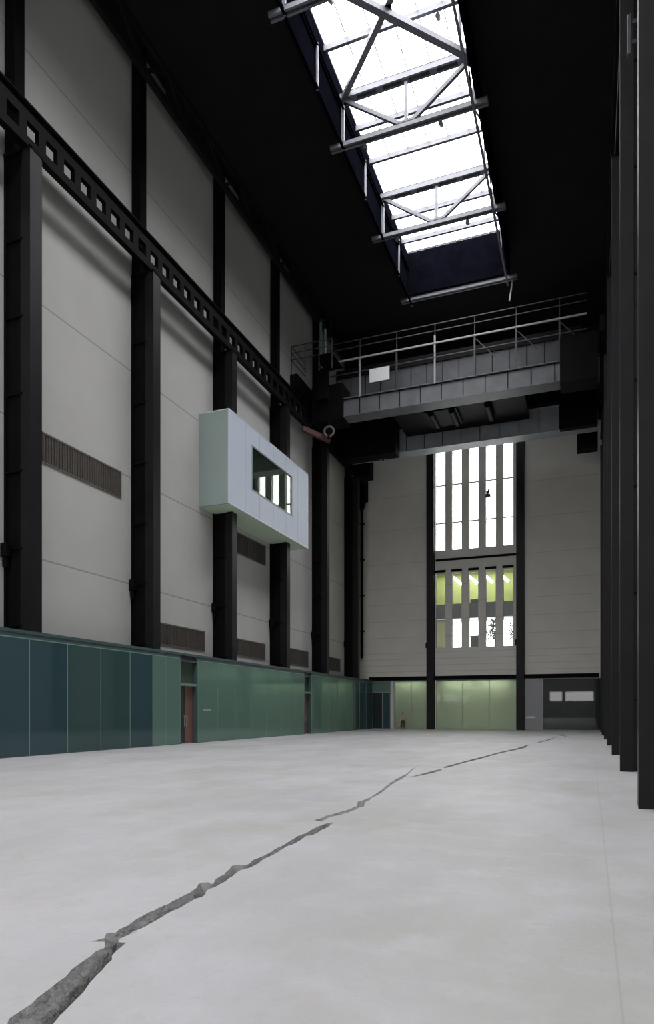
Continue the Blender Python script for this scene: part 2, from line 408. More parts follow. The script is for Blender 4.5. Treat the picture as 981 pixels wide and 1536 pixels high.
SLITS = [(-13.62, -12.73), (-12.07, -11.2), (-10.5, -9.65), (-8.95, -8.07), (-7.4, -6.52)]
holes = [(a, b, 16.85, 26.6) for a, b in SLITS] + [(a, b, 7.66, 14.72) for a, b in SLITS] + [(-20.3, -18.0, .0, 4.65), (-17.75, -14.4, 0., 4.65), (-13.6, -6.2, 0., 4.65), (-3.95, 1.0, 0., 4.65)]
struct(MB().holed('Y', YB, YB + .5, XW - .4, XR + .4, 0, 37, holes).build('wall_far', M['wall_far']), 'grey far end wall with two rows of slit windows', 'wall')
struct(MB().box(XW, XR, YB - .04, YB - .002, 27.2, 36.5).build('trim_7', M['black']), 'black cladding at the head of the end wall above the crane', 'trim')
struct(MB().box(XW - .4, XW, YR, YB, 0, 37).build('wall_left', M['wall']), 'tall pale grey panelled wall on the left', 'wall')
struct(MB().box(XR, XR + .4, YR, YB, 0, 37).build('wall_right', M['wall']), 'grey wall behind the right hand columns', 'wall')
struct(MB().holed('Y', YR - .4, YR, XW - .4, XR + .4, 0, 37, [(-17.2 + 3.1 * k, -14.6 + 3.1 * k, 12.5, 25.5) for k in range(5)] + [(-9.8, -6.8, 4.4, 6.8), (-6.0, .8, 4.4, 6.8)]).build('wall_rear', M['wall']), 'grey end wall behind the camera', 'wall')  # tall openings added unseen for fill light; the low pair shows in reflections
struct(MB().holed('Z', CEIL, CEIL + .3, XW - .4, XR + .4, YR - .4, YB + .4, [(SKL, SKR, SKY0, SKY1 + .2)]).build('ceiling', M['black']), 'black roof of the hall around the long skylight', 'ceiling')

# ------------------------------------------------------------------ skylight
sk = thing('skylight', 'long bright glazed skylight strip in the black roof', 'skylight', ((SKL + SKR) / 2, 30, SKZ))
MB().box(SKL - .12, SKL, SKY0, SKY1 + .3, 33.56, SKZ + .2).build('side_fascia', M['navy'], sk)
MB().box(SKR, SKR + .12, SKY0, SKY1 + .3, 33.56, SKZ + .2).build('side_fascia', M['navy'], sk)
MB().box(SKL, SKR, SKY1 + .18, SKY1 + .3, 33.56, SKZ + .2).build('end_fascia', M['navy'], sk)
MB().box(SKL, SKR, SKY0 - .12, SKY0, CEIL, SKZ + .2).build('end_fascia', M['navy'], sk)
TY = [28.2, 36.1, 44.0, 51.45]
PUR = sorted([y for k in range(-10, 3) for y in (28.2 + BAY * k + 2.65, 28.2 + BAY * k + 5.3)])
for y in PUR:
    if SKY0 < y < SKY1: MB().box(SKL, SKR, y - .09, y + .09, SKZ - .32, SKZ - .03).build('purlin', M['truss'], sk)
gb = MB()
for k in range(1, 6): x = SKL + (SKR - SKL) * k / 6; gb.box(x - .025, x + .025, SKY0, SKY1 + .1, SKZ - .03, SKZ + .03)
gb.build('glazing_bars', M['mullion'], sk)
ys = [SKY0] + [28.2 + BAY * k for k in range(-9, 3)] + [SKY1 + .18]
for a, b in zip(ys, ys[1:]):
    MB().box(SKL, SKR, a + .02, b - .02, SKZ + .04, SKZ + .06).build('glass_pane', M['sky_glass'], sk)

def roof_truss(y, label):
    t = thing('roof_truss', label, 'roof truss', ((SKL + SKR) / 2, y, 33.4), 'roof trusses crossing the skylight')
    zt, zb, xc = 36.05, 33.4, (SKL + SKR) / 2
    c = MB()
    for d in (-.13, .13): c.box(SKL - .6, SKR + .6, y + d - .06, y + d + .06, zb - .13, zb + .13)
    c.box(SKL - .6, SKR + .6, y - .19, y + .19, zb + .09, zb + .13)
    c.build('bottom_chord', M['truss'], t)
    c = MB()
    for d in (-.17, .17): c.box(SKL, SKR, y + d - .06, y + d + .06, zt - .17, zt + .17)
    c.box(SKL, SKR, y - .23, y + .23, zt + .12, zt + .17)
    for k in range(5): x = SKL + (SKR - SKL) * (k + .5) / 5; c.box(x - .2, x + .2, y - .2, y + .2, zt - .2, zt - .17)
    c.build('top_chord', M['truss'], t)
    MB().bar((xc, y, zb + .1), (xc, y, zt - .1), .17, .17).build('centre_post', M['truss'], t)
    for x in (SKL + .1, SKR - .1):
        MB().bar((x, y, zt - .05), (xc + math.copysign(.25, x - xc), y, zb + .15), .2, .2).build('diagonal_brace', M['truss'], t)
        MB().bar((x, y, zb), (x, y, zt), .13, .13).build('end_post', M['truss'], t)
        MB().box(x - .25, x + .25, y - .03, y + .03, zt - .35, zt + .2).build('gusset_plate', M['crane_dark'], t)
    MB().box(xc - .35, xc + .35, y - .03, y + .03, zb - .1, zb + .4).build('gusset_plate', M['truss'], t)
    return t
LT = ['grey roof truss cut by the top of the frame, nearest the camera', 'grey roof truss across the skylight just behind the crossed diagonals',
      'grey roof truss across the skylight, third back from the camera', 'farthest grey roof truss, against the dark end of the skylight']
for y, l in zip(TY, LT): roof_truss(y, l)
cb_ = thing('cross_brace', 'large crossed diagonal bracing under the near end of the skylight', 'brace', ((SKL + SKR) / 2, 32.1, 36.0))
MB().bar((SKL + .1, TY[1], 36.02), (SKR - .1, TY[0], 36.02), .3, .26).build('diagonal_brace', M['truss'], cb_)
MB().bar((SKR - .1, TY[1], 35.8), (SKL + .1, TY[0], 35.7), .34, .28).build('diagonal_brace', M['truss'], cb_)
MB().box((SKL + SKR) / 2 - .3, (SKL + SKR) / 2 + .3, 31.9, 32.5, 35.89, 35.93).build('gusset_plate', M['truss'], cb_)
for x, sgn, l in ((SKL + .02, 1, 'left edge of the bright skylight'), (SKR - .02, -1, 'right edge of the bright skylight')):
    t = thing('edge_truss', 'thin steel lattice running along the ' + l, 'roof truss', (x, 40, 33.3))
    xx = x + sgn * .12
    MB().bar((xx, 20, 33.3), (xx, 51.8, 33.3), .12, .16).build('bottom_chord', M['navy'] if sgn > 0 else M['truss'], t)
    MB().bar((xx, 20, 35.5), (xx, 51.6, 35.5), .1, .12).build('top_chord', M['navy'] if sgn > 0 else M['crane_dark'], t)
    for k in range(8):
        y = 24.24 + BAY / 2 * k
        if y > 52: break
        MB().bar((xx, y, 33.2), (xx, y, 35.6), .1, .1).build('post', M['truss'], t)
        if sgn < 0 and y < 50: MB().bar((xx, y, 33.3) if k % 2 else (xx, y, 35.5), (xx, y + BAY / 2, 35.5) if k % 2 else (xx, y + BAY / 2, 33.3), .07, .07).build('diagonal_brace', M['crane_dark'], t)
MB().bar((SKR + .3, 51.45, 33.3), (SKR + .15, 50.6, 31.2), .1, .1).build('hanger', M['rail_dim'], bpy.data.objects['edge_truss.001'])

lamps = [(-11.7, 30.85, 36.02, 'small dark spotlight hanging at the left under the nearest skylight bay'),
         (-7.0, 33.5, 36.02, 'small dark spotlight at the right under the nearest skylight bay'),
         (-11.6, 36.1, 32.95, 'small dark spotlight under the second truss, at its left'),
         (-7.4, 36.1, 32.95, 'small dark spotlight under the second truss, at its right'),
         (-11.9, 44.0, 32.95, 'small dark spotlight beside the third truss, at its left'),
         (-7.3, 44.0, 32.95, 'small dark spotlight beside the third truss, at its right')]
for x, y, z, l in lamps:
    t = thing('spotlight', l, 'spotlight', (x, y, z), 'spotlights under the skylight')
    MB().tube((x, y - .16, z - .06), (x, y + .16, z + .06), .13, .1, 12).build('lamp_body', M['lamp_black'], t)
    MB().bar((x, y, z), (x, y, z + .35), .05, .05).build('bracket', M['lamp_black'], t)

# roof edge lattice along the head of the left wall
t = thing('eaves_truss', 'dark lattice beam along the top of the left wall under the roof', 'beam', (-20.66, 36, 33.4))
MB().box(-20.79, -20.54, 8, 63.9, 33.3, 33.65).build('bottom_chord', M['black'], t)
MB().box(-20.79, -20.54, 8, 63.9, CEIL - .35, CEIL - .02).build('top_chord', M['black'], t)
for k in range(13):
    y = 12.5 + BAY / 2 * k
    MB().bar((-20.66, y, 33.5), (-20.66, y + BAY / 4, CEIL - .15), .16, .16).build('diagonal_brace', M['black'], t)
    MB().bar((-20.66, y + BAY / 4, CEIL - .15), (-20.66, y + BAY / 2, 33.5), .16, .16).build('diagonal_brace', M['black'], t)

for y in [COLY[0] - BAY] + COLY:
    ye = min(y + BAY + .02, 63.9)
    if ye > y + 2.2: MB().box(-20.78, -20.74, y + 2.1, ye, 33.65, CEIL - .35).build('backing_panel', M['black'], t)

# ------------------------------------------------------------------ columns
def column(y, side, label):
    """built-up I column: flanges facing the hall, web between, a slimmer shaft above the crane girder"""
    sx = 1 if side == 'L' else -1
    x0 = XW if side == 'L' else XR
    t = thing('steel_column', label, 'column', (x0 + sx * .65, y + .3, 0), 'left hand columns' if side == 'L' else 'right hand columns')
    X = lambda d: x0 + sx * d
    def bx(m, a, b, *r): return m.box(min(X(a), X(b)), max(X(a), X(b)), *r)
    zt = 23.46
    m = MB(); bx(m, 1.22, 1.32, y, y + .62, 0, zt); bx(m, 1.32, 1.345, y + .1, y + .52, 0, zt); m.build('front_flange', M['steel_face'], t)
    m = MB(); bx(m, 0.0, .1, y, y + .62, 0, zt); m.build('rear_flange', M['steel'], t)
    m = MB(); bx(m, .1, 1.22, y + .12, y + .5, 0, zt); m.build('web', M['steel'], t)
    m = MB()
    for z in range(2, 23, 3): bx(m, .1, 1.22, y + .02, y + .12, z, z + .06); 
    m.build('stiffeners', M['steel'], t)
    m = MB(); bx(m, 1.0, 1.36, y - .03, y + .1, 0, zt); bx(m, .8, 1.0, y + .05, y + .12, 0, zt); m.build('flange_angle', M['steel_face'], t)
    m = MB(); bx(m, .04, .55, y + .02, y + .44, zt, CEIL); bx(m, .5, .58, y - .02, y + .48, zt, CEIL); m.build('upper_shaft', M['steel'], t)
    m = MB(); bx(m, 0.02, 1.36, y - .04, y + .66, zt - .12, zt); m.build('cap_plate', M['steel'], t)
    m = MB(); bx(m, .02, .34, y - .2, y + .02, 7.7, 8.25); bx(m, .06, .26, y - .14, y, 7.3, 7.7); m.build('pipe_bracket', M['steel'], t, bevel=.02)
    return t
LL = ['black steel column at the left picture edge, nearest on the left wall', 'black steel column on the left wall, second back from the camera',
      'black steel column passing behind the near end of the pale aqua box', 'black steel column passing behind the far end of the pale aqua box',
      'black steel column on the left wall just beyond the aqua box', 'farthest black steel column of the left wall, beside the end wall corner']
for y, l in zip(COLY, LL): column(y, 'L', l)
RL = ['nearest and widest black column at the right picture edge', 'second black column from the camera on the right side',
      'third black column from the camera on the right side', 'fourth black column from the camera on the right side',
      'fifth black column from the camera on the right side', 'sixth black column from the camera on the right side', 'farthest black column on the right side, against the end wall']
for k, l in enumerate(RL): column(13.1 + BAY * k - (.45 if k == 6 else 0), 'R', l)

def girder(side, label):
    sx = 1 if side == 'L' else -1; x0 = XW if side == 'L' else XR
    X = lambda d: x0 + sx * d
    t = thing('crane_girder', label, 'girder', (X(1.2), 36, 23.2))
    ya, yb = 8.0, 63.1
    hs = []
    if side == 'L':
        y = COLY[0] + .62 - 2 * BAY + .35
        while y < yb - 1:
            hs.append((y, y + .62, 23.86, 24.46)); y += BAY / 8
    xs = sorted((X(.98), X(1.2)))
    MB().holed('X', xs[0], xs[1], ya, yb, 23.52, 24.98, hs).build('web', M['girder_black'], t)
    xs = sorted((X(.9), X(1.34)))
    MB().box(*xs, ya, yb, 24.98, 25.06).build('top_flange', M['steel'], t)
    xs = sorted((X(.95), X(1.24)))
    MB().box(*xs, ya, yb, 23.46, 23.52).build('bottom_flange', M['girder_black'], t)
    xs = sorted((X(1.05), X(1.15)))
    MB().box(*xs, ya, yb, 25.06, 25.18).build('crane_rail', M['steel'], t)
girder('L', 'black crane girder pierced by square holes along the left wall')
girder('R', 'black crane girder along the right hand columns')

# ------------------------------------------------------------------ grilles in the left wall
def grille(y0, y1, z0, z1, label):
    t = thing('vent_grille', label, 'vent', (XW, (y0 + y1) / 2, z0), 'brown grilles in the left wall')
    MB().holed('X', XW, XW + .05, y0, y1, z0, z1, [(y0 + .07, y1 - .07, z0 + .07, z1 - .07)]).build('frame', M['grille_frame'], t)
    m = MB(); m.box(XW + .002, XW + .01, y0 + .05, y1 - .05, z0 + .05, z1 - .05)
    n = int((y1 - y0) / .16)
    for k in range(n):
        y = y0 + .07 + (y1 - y0 - .14) * (k + .5) / n
        m.bar((XW + .03, y, z0 + .06), (XW + .03, y, z1 - .06), .035, .05)
    m.build('louvre', M['grille'], t)
grille(21.04, 27.54, 12.1, 13.4, 'brown grille high on the left wall behind the nearest column')
grille(29.0, 35.3, 5.25, 6.45, 'brown grille low on the left wall between the second and third columns')
grille(37.0, 43.45, 11.95, 13.35, 'brown grille directly beneath the pale aqua box')
grille(37.0, 43.4, 5.3, 6.45, 'brown grille low on the wall below the aqua box, above the glass screen')
grille(45.0, 51.3, 5.3, 6.55, 'brown grille low on the wall just beyond the aqua box')
grille(52.9, 58.9, 5.3, 6.5, 'farthest brown grille low on the left wall near the end wall')
# ------------------------------------------------------------------ ground-floor glass along the left
XG = -19.8
struct(MB().box(XW, XG + .03, YR, YB, 4.62, 4.74).build('trim_1', M['cap']), 'dark teal capping along the top of the glass screen', 'trim')
def screen(ys, mats, label, y_mid):
    t = thing('glass_screen', label, 'glass screen', (XG, y_mid, 0), 'green glass screens along the left')
    for (a, b), g in zip(zip(ys, ys[1:]), mats):
        MB().box(XG - .03, XG, a + .012, b - .012, .03, 4.42).build('glass_pane', M[g], t)
    MB().box(XG - .05, XG + .006, ys[0], ys[-1], 4.42, 4.46).build('head_channel', M['edge'], t)
    MB().box(XG - .045, XG - .0, ys[0], ys[-1], 4.46, 4.62).build('head_panel', M['cap'], t)
    MB().box(XG - .04, XG - .0, ys[0], ys[-1], 0, .03).build('sill_channel', M['cap'], t)
    for y in ys:
        MB().box(XG - .2, XG + .012, y - .012, y + .012, .03, 4.42).build('glass_fin', M['edge'], t)
    return t
near = [7.97 + 2.02 * k for k in range(10)] + [27.9]
s1 = screen(near + [29.0, 30.27], ['screen_blue'] * 6 + ['screen_blue', 'screen_teal', 'screen_teal', 'screen_blue', 'screen_green', 'screen_green'],
       'long blue green glass screen nearest the camera, left of the reddish door', 18)
mid = [32.0 + (46.7 - 32.0) * k / 7 for k in range(8)]
s2 = screen(mid, ['screen_green'] * 7, 'green glass screen between the two timber doors', 39)
far = [48.15 + (63.7 - 48.15) * k / 8 for k in range(9)]
s3 = screen(far, ['screen_green'] * 5 + ['screen_teal', 'screen_blue', 'screen_blue'], 'farthest green glass screen running into the end wall corner', 56)
MB().box(XG + .001, XG + .008, 32.5, 33.35, 1.72, 1.84).build('lettering_strip', M['mullion'], s2)
def tdoor(n, y0, y1, label):
    d = bpy.data.objects.new('door_%d' % n, None); COL.objects.link(d); d.location = (XG, (y0 + y1) / 2, 0); struct(d, label, 'door')
    m = MB(); m.box(XG - .35, XG + .01, y0, y0 + .07, 0, 4.6); m.box(XG - .35, XG + .01, y1 - .07, y1, 0, 4.6); m.box(XG - .35, XG, y0 + .07, y1 - .07, 4.3, 4.38)
    m.build('frame', M['cap'], d)
    MB().box(XG - .3, XG - .02, y0 + .07, y1 - .07, 3.05, 3.17).build('transom', M['edge'], d)
    MB().box(XG - .34, XG - .28, y0 + .07, y1 - .07, 3.17, 4.3).build('fanlight_panel', M['bay_dark'], d)
    MB().box(XG - .34, XG - .1, y0 + .07, y1 - .07, 4.38, 4.6).build('head_panel', M['timber_dark'], d)
    yc = (y0 + y1) / 2
    a = MB().box(XG - .33, XG - .27, y0 + .08, yc - .01, .02, 3.04).build('door_leaf', M['timber_dark'], d)
    b = MB().box(XG - .33, XG - .27, yc + .01, y1 - .08, .02, 3.04).build('door_leaf', M['timber'], d); b['label'] = 'reddish timber leaf'
    for o, y in ((a, yc - .1), (b, yc + .1)): MB().tube((XG - .22, y, .9), (XG - .22, y, 1.5), .02).box(XG - .27, XG - .22, y - .015, y + .015, .95, .99).box(XG - .27, XG - .22, y - .015, y + .015, 1.41, 1.45).build('door_handle', M['mullion'], o)
tdoor(1, 30.3, 31.97, 'reddish timber door in the nearer glass screen')
tdoor(2, 46.74, 48.11, 'narrow looking timber door farther along the glass screen')
struct(MB().box(XW + .01, XW + .05, YR, YB, 0, 4.6).build('trim_2', M['corridor']), 'green grey lining behind the glass screen', 'trim')
for y in (35, 39, 43, 51, 55, 59):
    l = bpy.data.lights.new('corridor_lamp', 'AREA'); l.shape = 'RECTANGLE'; l.size = .3; l.size_y = 2.5; l.energy = 2.2; l.color = (1, .97, .7)
    o = bpy.data.objects.new('corridor_lamp', l); COL.objects.link(o); o.location = (-20.6, y, 4.55)

# ------------------------------------------------------------------ the pale aqua box hung on the wall
X0, X1, Y0, Y1, Z0, Z1 = XW, -19.4, 34.7, 46.5, 13.7, 19.15
t = thing('box_window', 'pale aqua glass box projecting from the left wall with one long window', 'bay window', (-20.4, 40.6, Z0))
WY0, WY1, WZ0, WZ1 = 37.56, 43.6, 15.35, 18.05
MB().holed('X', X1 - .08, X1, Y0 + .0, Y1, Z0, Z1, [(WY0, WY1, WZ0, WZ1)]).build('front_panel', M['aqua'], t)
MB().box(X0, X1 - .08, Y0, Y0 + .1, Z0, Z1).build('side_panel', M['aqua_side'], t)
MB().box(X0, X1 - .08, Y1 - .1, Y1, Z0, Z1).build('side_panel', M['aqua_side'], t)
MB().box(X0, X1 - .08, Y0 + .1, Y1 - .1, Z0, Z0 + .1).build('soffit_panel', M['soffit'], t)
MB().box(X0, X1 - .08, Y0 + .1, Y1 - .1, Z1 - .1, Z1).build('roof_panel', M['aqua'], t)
m = MB(); e = .035
m.box(X1 - e, X1 + .012, Y0 - .012, Y0 + e, Z0 - .012, Z1 + .012); m.box(X1 - e, X1 + .012, Y1 - e, Y1 + .012, Z0 - .012, Z1 + .012)
m.box(X1 - e, X1 + .012, Y0 + e, Y1 - e, Z1 - e, Z1 + .012); m.box(X1 - e, X1 + .012, Y0 + e, Y1 - e, Z0 - .012, Z0 + e)
m.box(X0, X1 - e, Y0 - .012, Y0 + .03, Z1 - e, Z1 + .012)
m.build('edge_trim', M['aqua_edge'], t)
m = MB()
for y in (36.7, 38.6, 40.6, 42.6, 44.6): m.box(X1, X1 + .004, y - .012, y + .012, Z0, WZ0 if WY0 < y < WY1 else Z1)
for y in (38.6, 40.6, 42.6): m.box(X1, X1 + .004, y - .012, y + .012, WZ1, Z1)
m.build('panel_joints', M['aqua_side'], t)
f = MB().holed('X', X1 - .1, X1 + .02, WY0 - .05, WY1 + .05, WZ0 - .05, WZ1 + .05, [(WY0 + .03, WY1 - .03, WZ0 + .03, WZ1 - .03)]).build('window_frame', M['aqua_side'], t)
MB().box(X1 - .07, X1 - .05, WY0 + .03, WY1 - .03, WZ0 + .03, WZ1 - .03).build('window_pane', M['bay_glass'], f)
m = MB(); m.box(X0 + .05, X0 + .1, Y0 + .1, Y1 - .1, Z0 + .1, Z1 - .1); m.box(X0 + .1, X1 - .1, Y0 + .12, Y1 - .12, WZ1 + .2, WZ1 + .25); m.box(X0 + .1, X1 - .1, Y0 + .12, Y1 - .12, WZ0 - .25, WZ0 - .2)
m.build('interior_lining', M['bay_dark'], t)

# ------------------------------------------------------------------ the gantry crane
t = thing('gantry_crane', 'dark overhead gantry crane spanning the hall in front of the end windows', 'crane', (-9.6, 52, 25.2))
XA, XZ = -19.9, .6
def plate_girder(y, z0, z1, mt, step=1.55):
    o = MB().box(XA, XZ, y, y + .05, z0 + .06, z1 - .06).box(XA, XZ, y + 1.1, y + 1.15, z0 + .06, z1 - .06).build('box_girder', mt, t)
    MB().box(XA, XZ, y - .1, y + 1.25, z0, z0 + .06).box(XA, XZ, y - .1, y + 1.25, z1 - .06, z1).build('flange_plates', mt, o)
    x = XA + .6
    while x < XZ: MB().box(x - .02, x + .02, y - .08, y, z0 + .06, z1 - .06).build('web_stiffener', M['crane_dark'], o); x += step
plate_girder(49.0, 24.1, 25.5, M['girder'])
MB().box(-20.0, -17.5, 48.7, 50.5, 23.9, 26.6).build('shade_box', M['crane_dark'], t)  # dark box added to stand for shade on the near girder's left end
MB().box(-1.9, .5, 48.75, 50.5, 23.9, 27.0).build('shade_box', M['crane_dark'], t)  # its counterpart, added where the right end fades into shade
MB().box(-19.8, -15.2, 55.4, 56.8, 23.4, 26.9).build('girder_shade_block', M['crane_dark'], t)  # dark block added over the far girder's shaded left end
MB().box(-2.2, .5, 56.2, 56.85, 23.7, 26.4).build('shade_box', M['crane_dark'], t)  # added dark box shading the far girder's right end
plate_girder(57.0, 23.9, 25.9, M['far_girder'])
o = MB().box(-18.6, -.6, 50.4, 50.45, 25.36, 28.35).build('machine_housing', M['crane_panel'], t)
m = MB()
for k in range(16): x = -18.6 + 1.2 * k; m.box(x - .02, x + .02, 50.36, 50.4, 25.4, 28.3)
m.box(-18.6, -.6, 50.34, 50.4, 25.95, 26.02); m.box(-18.6, -.6, 50.3, 50.4, 27.7, 28.35)  # one seam line, then a dark band painted for the unlit top
m.build('seams_and_shade', M['crane_dark'], o)
MB().box(-18.6, -.6, 50.45, 56.9, 28.35, 28.43).box(-18.6, -.6, 56.3, 56.35, 25.9, 28.35).build('deck', M['crane_dark'], t)
MB().box(-19.9, .6, 48.9, 50.3, 25.36, 25.4).build('walkway', M['crane_dark'], t)
MB().bar((-19.0, 48.9, 28.32), (-.2, 48.9, 28.32), .11, .11).build('handrail', M['rail'], t)
for z in (29.2, 29.7): MB().bar((-19.2, 48.9, z), (-.2, 48.9, z), .06, .06).build('handrail', M['rail_dim'], t)
MB().bar((-19.2, 48.9, 27.3), (-.2, 48.9, 27.3), .06, .06).build('handrail', M['rail_dim'], t)
m = MB()
for k in range(9):
    x = -18.9 + 2.85 * k - .13
    if x > -.1: break
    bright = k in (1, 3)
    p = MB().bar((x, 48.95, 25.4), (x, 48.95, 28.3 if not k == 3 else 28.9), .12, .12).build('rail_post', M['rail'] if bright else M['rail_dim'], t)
    MB().bar((x, 49.0, 28.3), (x, 49.0, 29.75), .06, .06).build('rail_post', M['rail_dim'], t)
    if k > 3: MB().bar((x, 49.02, 28.2), (x + 1.4, 49.02, 26.6), .06, .06).build('rail_brace', M['rail_dim'], t)
p = MB().box(-15.4, -13.86, 48.86, 48.9, 26.3, 27.28).build('pale_board', M['white'], t); p['label'] = 'pale blank board on the handrail'
for x, nm in ((-20.35, 'L'), (.85, 'R')):
    o = MB().box(x - .28, x + .28, 46.0, 60.0, 25.5, 26.5).build('end_carriage', M['crane_dark'], t)
    for y in (46.8, 49.5, 56.5, 59.2):
        MB().tube((x - .16, y, 25.53), (x + .16, y, 25.53), .35, n=20).build('wheel', M['crane_dark'], o)
    MB().bar((x, 49.5, 26), (x + (.9 if nm == 'L' else -.9), 49.5, 24.6), .6, .8).build('knee_bracket', M['crane_dark'], t)
    MB().bar((x, 57.5, 26), (x + (.9 if nm == 'L' else -.9), 57.5, 24.6), .6, .8).build('knee_bracket', M['crane_dark'], t)
o = MB().box(-18.8, -17.4, 46.2, 48.6, 27.6, 27.66).build('end_platform', M['crane_dark'], t)
for (a, b) in (((-20.6, 46.2), (-17.4, 46.2)), ((-20.6, 46.2), (-20.6, 48.8))):
    for z in (27.66, 28.15, 28.65): MB().bar((*a, z), (*b, z), .05, .05).build('platform_rail', M['rail_dim'], o)
for x in (-20.6, -19.5, -18.4, -17.4): MB().bar((x, 46.2, 26.5), (x, 46.2, 28.65), .06, .06).build('platform_post', M['rail_dim'], o)
for x, z0, z1 in ((-19.05, 28, 31.2), (-18.7, 27.5, 30.6)): MB().tube((x, 48.2, z0), (x, 48.2, z1), .1).build('pale_green_pipe', M['green_pipe'], t)
MB().box(-19.3, -18.5, 48.0, 48.5, 25.3, 27.6).build('switch_cabinet', M['crane_dark'], t)
o = MB().box(-14.5, -4.5, 51.0, 56.6, 25.0, 25.25).box(-12, -9.5, 52, 55, 24.75, 25.0).build('trolley', M['crane_dark'], t)
for x in (-11.5, -9.9, -7.2): MB().tube((x, 52.2, 24.75), (x, 54.8, 24.75), .25, n=18).build('rope_drum', M['crane_dark'], o)
for c, R in (((-18.55, 48.6, 23.0), .36), ((-16.6, 56.6, 24.2), .7)):
    o = MB().ring(c, (.25, -1, 0), R, R * .28).build('pulley', M['pulley'], t, smooth=True)
    MB().tube((c[0], c[1] - .1, c[2]), (c[0], c[1] + .1, c[2]), R * .25, n=12).bar((c[0], c[1], c[2]), (c[0], c[1], c[2] + R + .9), .12, .1).bar((c[0], c[1] - .05, c[2]), (c[0] - .0, c[1] - .05, c[2] - R - .25), .14, .12).build('pulley_hanger', M['crane_dark'], o)
MB().bar((-20.3, 47.6, 23.1), (-18.7, 49.2, 22.55), .3, .35).build('rusty_bracket', M['rust'], t)
MB().box(-1.0, .6, 60.2, 61.4, 23.4, 26.4).build('buffer_block', M['crane_dark'], t)
MB().box(-20.04, -18.9, 60.0, 61.2, 23.3, 26.2).build('buffer_block', M['crane_dark'], t)

# ------------------------------------------------------------------ the far end wall
def end_column(x0, x1, label):
    t = thing('end_column', label, 'column', ((x0 + x1) / 2, YB, 0), 'columns of the end wall')
    MB().box(x0, x1, YB - .5, YB - .42, 0, 30).build('front_flange', M['steel_face'], t)
    MB().box(x0 + .22, x1 - .22, YB - .42, YB - .02, 0, 30).build('web', M['steel'], t)
    MB().box(x0, x1, YB - .09, YB - .01, 0, 30).build('rear_flange', M['steel'], t)
    MB().box(x0 - .12, x0, YB - .35, YB - .1, 7.7, 8.2).build('pipe_bracket', M['steel'], t)
end_column(-14.4, -13.68, 'black column left of the tall slit windows on the end wall')
end_column(-6.2, -5.52, 'black column right of the tall slit windows on the end wall')
struct(MB().box(XW + 1.2, XR - 1.4, YB - .06, YB - .005, 4.66, 5.04).build('trim_3', M['steel']), 'dark beam over the ground floor glazing of the end wall', 'trim')
struct(MB().box(-13.6, -6.25, YB - .1, YB - .005, 15.85, 16.05).build('trim_4', M['steel']), 'thin dark rail between the two rows of slit windows', 'trim')
ORD = ['first', 'second', 'third', 'fourth', 'fifth']
n = 0
for k, (a, b) in enumerate(SLITS):
    n += 1
    w = bpy.data.objects.new('window_%d' % n, None); COL.objects.link(w); w.location = ((a + b) / 2, YB + .3, 16.85)
    struct(w, 'tall bright slit window, %s from the left in the upper row' % ORD[k], 'window')
    MB().holed('Y', YB + .28, YB + .36, a, b, 16.85, 26.6, [(a + .035, b - .035, 16.88, 26.56)]).build('frame', M['mullion'], w)
    for z in (19.48, 23.05): MB().box(a + .035, b - .035, YB + .3, YB + .35, z - .07, z + .07).build('transom', M['mullion'], w)
    MB().box(a + .035, b - .035, YB + .32, YB + .335, 16.88, 26.56).build('pane', M['win_glass'], w)
for k, (a, b) in enumerate(SLITS):
    n += 1
    w = bpy.data.objects.new('window_%d' % n, None); COL.objects.link(w); w.location = ((a + b) / 2, YB + .3, 7.66)
    struct(w, 'shorter slit window with lime green top, %s from the left in the lower row' % ORD[k], 'window')
    MB().holed('Y', YB + .2, YB + .3, a, b, 7.66, 14.72, [(a + .03, b - .03, 7.7, 10.4), (a + .03, b - .03, 11.8, 14.68)]).build('frame', M['grey_panel'], w)
    for z0, z1 in ((7.7, 10.4), (11.8, 14.68)): MB().box(a + .03, b - .03, YB + .24, YB + .255, z0, z1).build('pane', M['win_glass'], w)
    MB().box(a - .06, b + .06, YB - .08, YB - .005, 14.78, 15.0).build('hood', M['steel'], w)
t = thing('wall_fitting', 'small dark fitting in front of the fourth tall slit window', 'fitting', (-8.72, YB - .1, 21.8))
MB().box(-8.95, -8.5, YB - .3, YB - .02, 21.35, 21.62).box(-8.86, -8.74, YB - .3, YB - .1, 21.62, 21.8).build('base', M['lamp_black'], t)
MB().tube((-8.78, YB - .3, 21.7), (-8.6, YB - .3, 21.95), .16, .1).build('lamp_head', M['lamp_black'], t)
MB().tube((-8.68, YB - .25, 21.9), (-8.66, YB - .25, 22.25), .1, .03).build('bracket', M['lamp_black'], t)

# rooms behind the lower slits
struct(MB().box(-21, 2, YB + .5, YB + 3.6, 10.5, 11.7).build('trim_5', M['grey_panel']), 'floor slab behind the lower slit windows', 'trim')
m = MB(); m.box(-14.6, -5.4, YB + 3.4, YB + 3.6, 11.7, 15.4); m.box(-14.6, -5.4, YB + .5, YB + 3.4, 15.2, 15.4); m.box(-14.6, -14.5, YB + .5, YB + 3.4, 11.7, 15.2); m.box(-5.5, -5.4, YB + .5, YB + 3.4, 11.7, 15.2)
struct(m.build('wall_upper_room', M['lime']), 'lime green room behind the upper half of the lower slit windows', 'wall')
m = MB(); m.box(-14.9, -14.7, YB + .5, YB + 3.5, 7.4, 10.5); m.box(-5.4, -5.2, YB + .5, YB + 3.5, 7.4, 10.5); m.box(-21, 2, YB + .5, YB + 3.6, 7.2, 7.4)
struct(m.build('wall_lower_room', M['pale_wall']), 'pale walls of the room behind the lower slit windows', 'wall')
